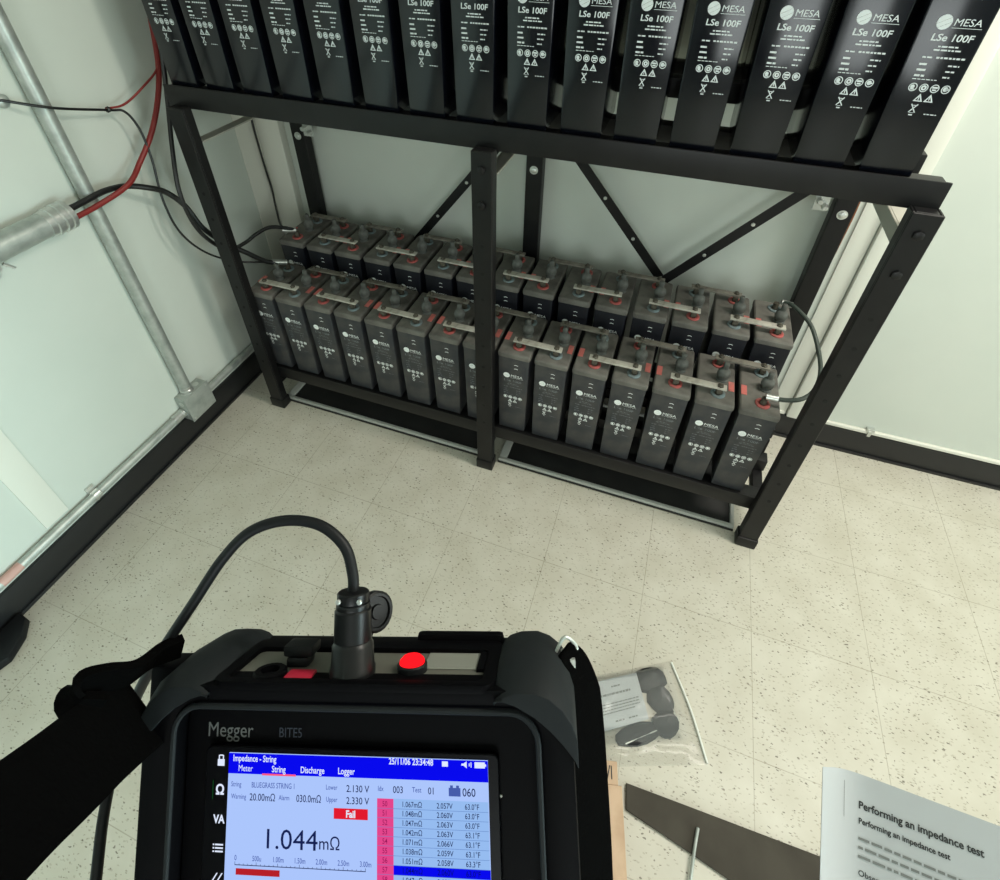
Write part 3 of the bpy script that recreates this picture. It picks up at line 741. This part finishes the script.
MB().tube([(.192,.042,-.034),(.198,.050,-.036),(.205,.044,-.038),(.203,.036,-.036)], .0011, 8).build('split_ring', M['galv'], tester)
hs = MB().ribbon([(.197,.044,-.034),(.2025,.036,-.033),(.2055,.020,-.030),(.2065,-.003,-.027),(.2065,-.03,-.023),(.2062,-.06,-.019),(.205,-.10,-.016)], (.75,0,-.65), lambda t_: .014+.018*min(1,t_*3), .004, 6).build('hand_strap', M['fabric'], tester, .001, 1)
nl = MB().box((-.062,.012,-.034),(-.044,.040,-.012)).build('strap_lug', M['case'], tester, .003)

# cable with its plug, screwed into the tester
cb = empty('test_lead', label='thick black test lead looping from its plug on the tester', cat='cable'); cb.matrix_world = TM
MB().tube([(.0710,.084,-.008),(.0705,.096,-.008),(.065,.112,-.008),(.049,.1245,-.008),(.026,.1275,-.008),(.003,.121,-.008),(-.016,.104,-.010),(-.035,.078,-.012),(-.0555,.051,-.016),(-.073,.030,-.025),(-.090,.006,-.035),(-.1015,-.0180,-.041),(-.1055,-.0380,-.040),(-.1046,-.061,-.0341),(-.1012,-.0846,-.0281),(-.098,-.12,-.022)], .0034, 12, 8).build('cord', M['rubber'], cb)
MB().lathe([(.0135,.0),(.0135,.004),(.0128,.005),(.0122,.0165),(.0112,.018),(.0108,.0190),(.0112,.0195),(.0110,.036),(.0100,.0370),(.0103,.0378),(.0100,.0400)], (.071,.0396,-.008), (.0,1,0), 24).build('plug', M['plug'], cb)
cl = MB().lathe([(.0092,.0),(.0096,.001),(.0096,.0058),(.0088,.0065),(.0040,.0068)], (.071,.0794,-.008), (0,1,0), 20).build('cord_clamp', M['plug'], cb)
s_ = MB()
for x in (.0655,.0785): s_.lathe([(.0016,0),(.0016,.0012),(.0012,.0016)], (x,.0828,.0015), (0,0,1), 8)
s_.build('clamp_screw', M['zinc'], cl)
dc = MB().lathe([(.0040,-.004),(.0100,-.003),(.0118,-.001),(.0118,.004),(.0105,.005),(.0090,.005),(.0085,.0035),(.0045,.0035),(.0040,.0048)], (.0795,.0700,-.021), (.80,.1,.60), 22)
dc.tube([(.078,.056,-.014),(.079,.062,-.020),(.0795,.068,-.0225)], .0022, 8, 4).build('dust_cap', M['plug'], cb)

# neck strap
ns = empty('neck_strap', label='wide black webbing strap running off the upper left corner of the tester', cat='strap'); ns.matrix_world = TM
MB().ribbon([(-.052,.0247,.004),(-.0506,.0258,.0206),(-.0500,.0254,.041),(-.0472,.0252,.064),(-.0448,.0252,.0882),(-.0397,.0255,.1163),(-.0335,.0258,.1462)], lambda t_: (.69,-.73,0), .046, .0022, 6).map(lambda v: v).build('webbing', M['fabric'], ns)
lp = MB().ribbon([(-.046,.050,-.018),(-.054,.0490,-.006),(-.058,.046,.010),(-.0640,.0500,.024),(-.0700,.0505,.034),(-.070,.042,.036),(-.062,.036,.026)], (.5,.6,-.1), .014, .006, 6)
lp.build('keeper_loop', M['fabric'], ns, .001, 1)

# ------------------------------------------------------------------ floor clutter
# zip bag
bag = empty('zip_bag', (-.28,-.33,0), 'clear zip-top plastic bag lying on the floor right of the tester', 'plastic bag')
quad = [(-.470,-.300),(-.205,-.153),(-.101,-.354),(-.345,-.445)]
def bil(u, v):
    a, b, c, d = [Vector(q) for q in quad]
    return a*(1-u)*(1-v)+b*u*(1-v)+c*u*v+d*(1-u)*v
import mathutils
def bag_h(u, v):
    p = bil(u, v); e = min(u, 1-u, v, 1-v)
    n = mathutils.noise.noise(Vector((p.x*16, p.y*16, .3)))+.5*mathutils.noise.noise(Vector((p.x*40, p.y*40, 1.3)))
    sm_ = lambda x, a, b: (lambda q: q*q*(3-2*q))(max(0, min(1, (x-a)/(b-a))))
    lump = .036*sm_(u,.02,.14)*sm_(1-u,.05,.16)*sm_(v,.01,.10)*sm_(1-v,.20,.42)
    return min(.0015+e*.25, 1)*0 + .0015 + min(1, e*9)*(.0035*(n+.9)+lump)
N_ = 36; mb = MB(); vs = []; fs = []
for j in range(N_+1):
    for i in range(N_+1):
        u, v = i/N_, j/N_; p = bil(u, v); vs.append((p.x+.28, p.y+.33, max(.0012, bag_h(u, v))))
for j in range(N_):
    for i in range(N_): fs.append((j*(N_+1)+i, j*(N_+1)+i+1, (j+1)*(N_+1)+i+1, (j+1)*(N_+1)+i))
mb.add(vs, fs).build('film', M['film'], bag, smooth=180)
sm = MB(); a, b = bil(.985, .02), bil(.985, .99)
sm.tube([(a.x+.28,a.y+.33,.004),((a.x+b.x)/2+.285,(a.y+b.y)/2+.332,.0065),(b.x+.28,b.y+.33,.004)], .0028, 8, 6)
sm.build('zip_seam', mat('zip_plastic', srgb(226,228,220), .2), bag)
# inner pouch edge
q = [bil(.80,.16), bil(.86,.60), bil(.30,.78)]
sm = MB().tube([(p.x+.28,p.y+.33,max(.004,.008)) for p in q], .0016, 6, 1); sm.build('inner_seam', mat('seam_plastic', srgb(215,216,208), .25), bag)
# white card
cx = [(-.412,-.292),(-.296,-.223),(-.252,-.316),(-.378,-.395)]
cd = MB(); cf = lambda u, v: Vector(cx[0]+(0,))*(1-u)*(1-v)+Vector(cx[1]+(0,))*u*(1-v)+Vector(cx[2]+(0,))*u*v+Vector(cx[3]+(0,))*(1-u)*v
vs = []; n = 8
for lay in (0, 1):
    for j in range(n+1):
        for i in range(n+1):
            p = cf(i/n, j/n); vs.append((p.x, p.y, .0225+.001*math.sin(i/n*3)-.0006*lay))
f1 = [(j*(n+1)+i, j*(n+1)+i+1, (j+1)*(n+1)+i+1, (j+1)*(n+1)+i) for j in range(n) for i in range(n)]
o_ = (n+1)**2
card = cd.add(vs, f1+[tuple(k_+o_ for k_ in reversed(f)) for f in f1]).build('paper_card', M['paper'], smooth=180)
tag(card, 'white printed card lying on the black sleeves in the plastic bag', 'card')
tx = MB()
def cbar(u0, u1, v, hh, seed):
    rnd = random.Random(seed); u = u0
    while u < u1-.005:
        w = min(.05*(.5+rnd.random()), u1-u)
        pts = [cf(u, v), cf(u+w, v), cf(u+w, v+hh), cf(u, v+hh)]
        tx.add([(p.x, p.y, 0.0229+.001*math.sin((u if i_ in (0,3) else u+w)*3)) for i_, p in enumerate(pts)], [(0,1,2,3)]); u += w+.012
cbar(.45,.62,.16,.03,1); cbar(.18,.80,.30,.045,2)
for i_, v in enumerate((.50,.56,.62,.68)): cbar(.16,.92-.1*(i_ == 3),v,.022,5+i_)
cbar(.42,.58,.86,.03,11); cbar(.66,.82,.86,.03,12)
tx.build('card_print', M['inkl'], card, smooth=0)
# black rubber caps inside the bag
def cap_lump(x, y_, rx, ry, hz, rot, lab, seed):
    bm_v = []; nn, mm = 14, 7; fsx = []
    for j in range(mm+1):
        for i in range(nn):
            a = 2*PI*i/nn; ph = PI/2*j/mm
            r_ = math.cos(ph)*(1+.16*mathutils.noise.noise(Vector((math.cos(a)*1.6+seed, math.sin(a)*1.6, ph*2))))
            X_, Y_ = rx*r_*math.cos(a), ry*r_*math.sin(a)
            Z_ = hz*math.sin(ph)**.7*(1+.18*mathutils.noise.noise(Vector((a*1.3, ph*3, seed*3))))
            bm_v.append((x+X_*math.cos(rot)-Y_*math.sin(rot), y_+X_*math.sin(rot)+Y_*math.cos(rot), .001+Z_*.9))
    for j in range(mm):
        for i in range(nn): fsx.append((j*nn+i, j*nn+(i+1)%nn, (j+1)*nn+(i+1)%nn, (j+1)*nn+i))
    fsx.append(tuple(reversed(range(nn))))
    o = MB().add(bm_v, fsx).build('rubber_sleeve', M['rubber'], smooth=60)
    tag(o, lab, 'sleeve', 'black sleeves in the plastic bag'); return o
cap_lump(-.258,-.222,.046,.030,.0135,.5,'black rubber sleeve in the bag, beyond the white card near the rack',1)
cap_lump(-.226,-.258,.036,.032,.018,-.4,'black rubber sleeve in the bag, right of the middle of the white card',2)
cap_lump(-.208,-.306,.036,.030,.017,.8,'black rubber sleeve in the bag, at the right corner of the white card',3)
cap_lump(-.270,-.350,.060,.024,.0095,.55,'black rubber sleeve in the bag, below the lower edge of the white card',4)
cap_lump(-.335,-.310,.045,.035,.017,.3,'black rubber sleeve in the bag, covered by the white card',5)

# open cardboard box half hidden behind the tester
bx = empty('cardboard_box', (-.31,-.475,0), 'tan cardboard box with an open flap on the floor right of the tester', 'box'); bx.rotation_euler.z = math.radians(13)
w_ = .004; H_ = .042
bd = MB().box((-.30,-.40,0),(-.03,0,.004)).box((-.034,-.40,.004),(-.03,0,H_)).box((-.30,-.40,.004),(-.296,0,H_)).box((-.296,-.004,.004),(-.034,0,H_)).box((-.296,-.40,.004),(-.034,-.396,H_))
bd.build('box_body', M['card'], bx)
MB().box((-.036,-.40,H_),(.012,-.002,H_+.004)).build('flap', M['card'], bx, .001, 1)
tb = MB().box((-.036,-.002,H_),(.004,.042,H_+.003)); tb.build('tuck_tab', M['card'], bx, .001, 1)
mk = MB().text('VI', 0, 0, .036, 0, bold=.01, sx=.6).map(lambda v: (v.x-.026, v.y+.008, H_+.0034)); mk.build('marker_writing', M['ink'], bx, smooth=0)
# dark board on edge
bo = MB().prism([(-0.2780,-0.5036), (-0.1358,-0.5278), (0.0628,-0.5642), (0.2092,-0.4365), (-0.1188,-0.4490), (-0.2853,-0.4558)], .003, .009).build('grey_board', M['board'], bevel=.001, seg=1)
tag(bo, 'dark grey tapering board lying on the floor beside the paper sheet', 'board')
rodo = MB().tube([(-0.1233,-0.4822,0.0145), (-0.1294,-0.5266,0.0145), (-0.1364,-0.6027,0.0120)], .0036, 10, 6).build('thin_rod', M['galv'])
tag(rodo, 'thin grey rod lying across the edge of the dark grey board', 'rod')

# instruction sheet held close at the lower right
Ptl = Vector((-.3029,-.6958,1.1926)); Uv = Vector((.9675,-.0801,.2397)); U0 = Vector((.719,.3728,-.5866)); Vv = Vector((.0498,-.8694,-.4916))
_acc = [Vector((0,0,0))]; NS = 220; LU = .22
for i in range(NS):
    u = LU*i/NS; t_ = min(1, max(0, (u-.008)/.034)); t_ = t_*t_*(3-2*t_)
    d = (U0*(1-t_)+Uv*t_); d = (d - Vv*d.dot(Vv)).normalized()
    _acc.append(_acc[-1]+d*(LU/NS))
def sheet(u, v, off=0):
    x = max(0, min(NS-1e-6, u/LU*NS)); i = int(x); p = _acc[i].lerp(_acc[i+1], x-i)
    d = (_acc[i+1]-_acc[i]).normalized(); n = d.cross(Vv).normalized()
    if n.z < 0: n = -n
    return Ptl + p + Vv*v + n*off
sh = MB(); vs = []; nu, nv = 40, 12
for lay in (0, 1):
    for j in range(nv+1):
        for i in range(nu+1): vs.append(sheet(.216*i/nu, .279*j/nv, -.0003*lay))
f1 = [(j*(nu+1)+i, j*(nu+1)+i+1, (j+1)*(nu+1)+i+1, (j+1)*(nu+1)+i) for j in range(nv) for i in range(nu)]
o_ = (nu+1)*(nv+1)
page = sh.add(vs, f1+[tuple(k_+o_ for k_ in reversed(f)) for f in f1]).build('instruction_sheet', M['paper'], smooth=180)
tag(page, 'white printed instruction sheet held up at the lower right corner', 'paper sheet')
for nm, word, v_, sz, bd_, sx_ in (('title_print','Performing an impedance test',.0190,.0058,.025,.92),('subtitle_print','Performing an impedance test',.0272,.0044,.025,.90),('section_print','Observe',.0545,.0044,.01,1)):
    MB().text(word, .0330, -v_, sz, 0, bold=bd_, sx=sx_).map(lambda v: sheet(v.x, -v.y, .0003)).build(nm, M['ink'], page, smooth=0)
tx = MB()
for i_, (v_, L_) in enumerate(((.0345,.115),(.0392,.12),(.0439,.105),(.060,.12),(.0647,.12))):
    rnd = random.Random(i_); u = .0330
    while u < .0330+L_:
        w = .002+.005*rnd.random(); tx.rect(u, -v_-.0014, u+w, -v_, 0); u += w+.0011
tx.rect(.0235,-.0260,.0238,-.0060,0)
tx.map(lambda v: sheet(v.x, -v.y, .0003)).build('body_print', M['inkl'], page, smooth=0)

# ------------------------------------------------------------------ light
def area(name, loc, size, power, col, rot=(0,0,0)):
    l = bpy.data.lights.new(name, 'AREA'); l.shape = 'RECTANGLE'; l.size, l.size_y = size; l.energy = power; l.color = col
    o = bpy.data.objects.new(name, l); COL.objects.link(o); o.location = loc; o.rotation_euler = rot; return o
area('ceiling_lamp', (.72,.18,2.58), (1.2,.3), 33, (1,.945,.85))
area('left_wall_fill', (2.55,-.95,1.35), (1.0,1.7), 22, (.92,1,.98), (0,math.radians(90),0))  # unseen cool fill added on the right to brighten the left wall
area('front_fill', (.35,-3.35,1.25), (1.3,1.3), 22, (.93,1,1), (math.radians(90),0,0))  # fill light added out of view to lift the back wall below the shelf
dl = area('doorway_daylight', (2.56,-1.75,.75), (1.3,.9), 12, (.62,.95,1), (0,math.radians(90),0)); dl.data.spread = math.radians(50)
w = bpy.data.worlds.new('world'); S.world = w; w.use_nodes = True
w.node_tree.nodes['Background'].inputs[0].default_value = (.8,.85,.85,1); w.node_tree.nodes['Background'].inputs[1].default_value = .05
S.view_settings.view_transform = 'Standard'; S.view_settings.look = 'None'; S.view_settings.gamma = 1; S.view_settings.exposure = EXPO
S.view_settings.use_curve_mapping = False
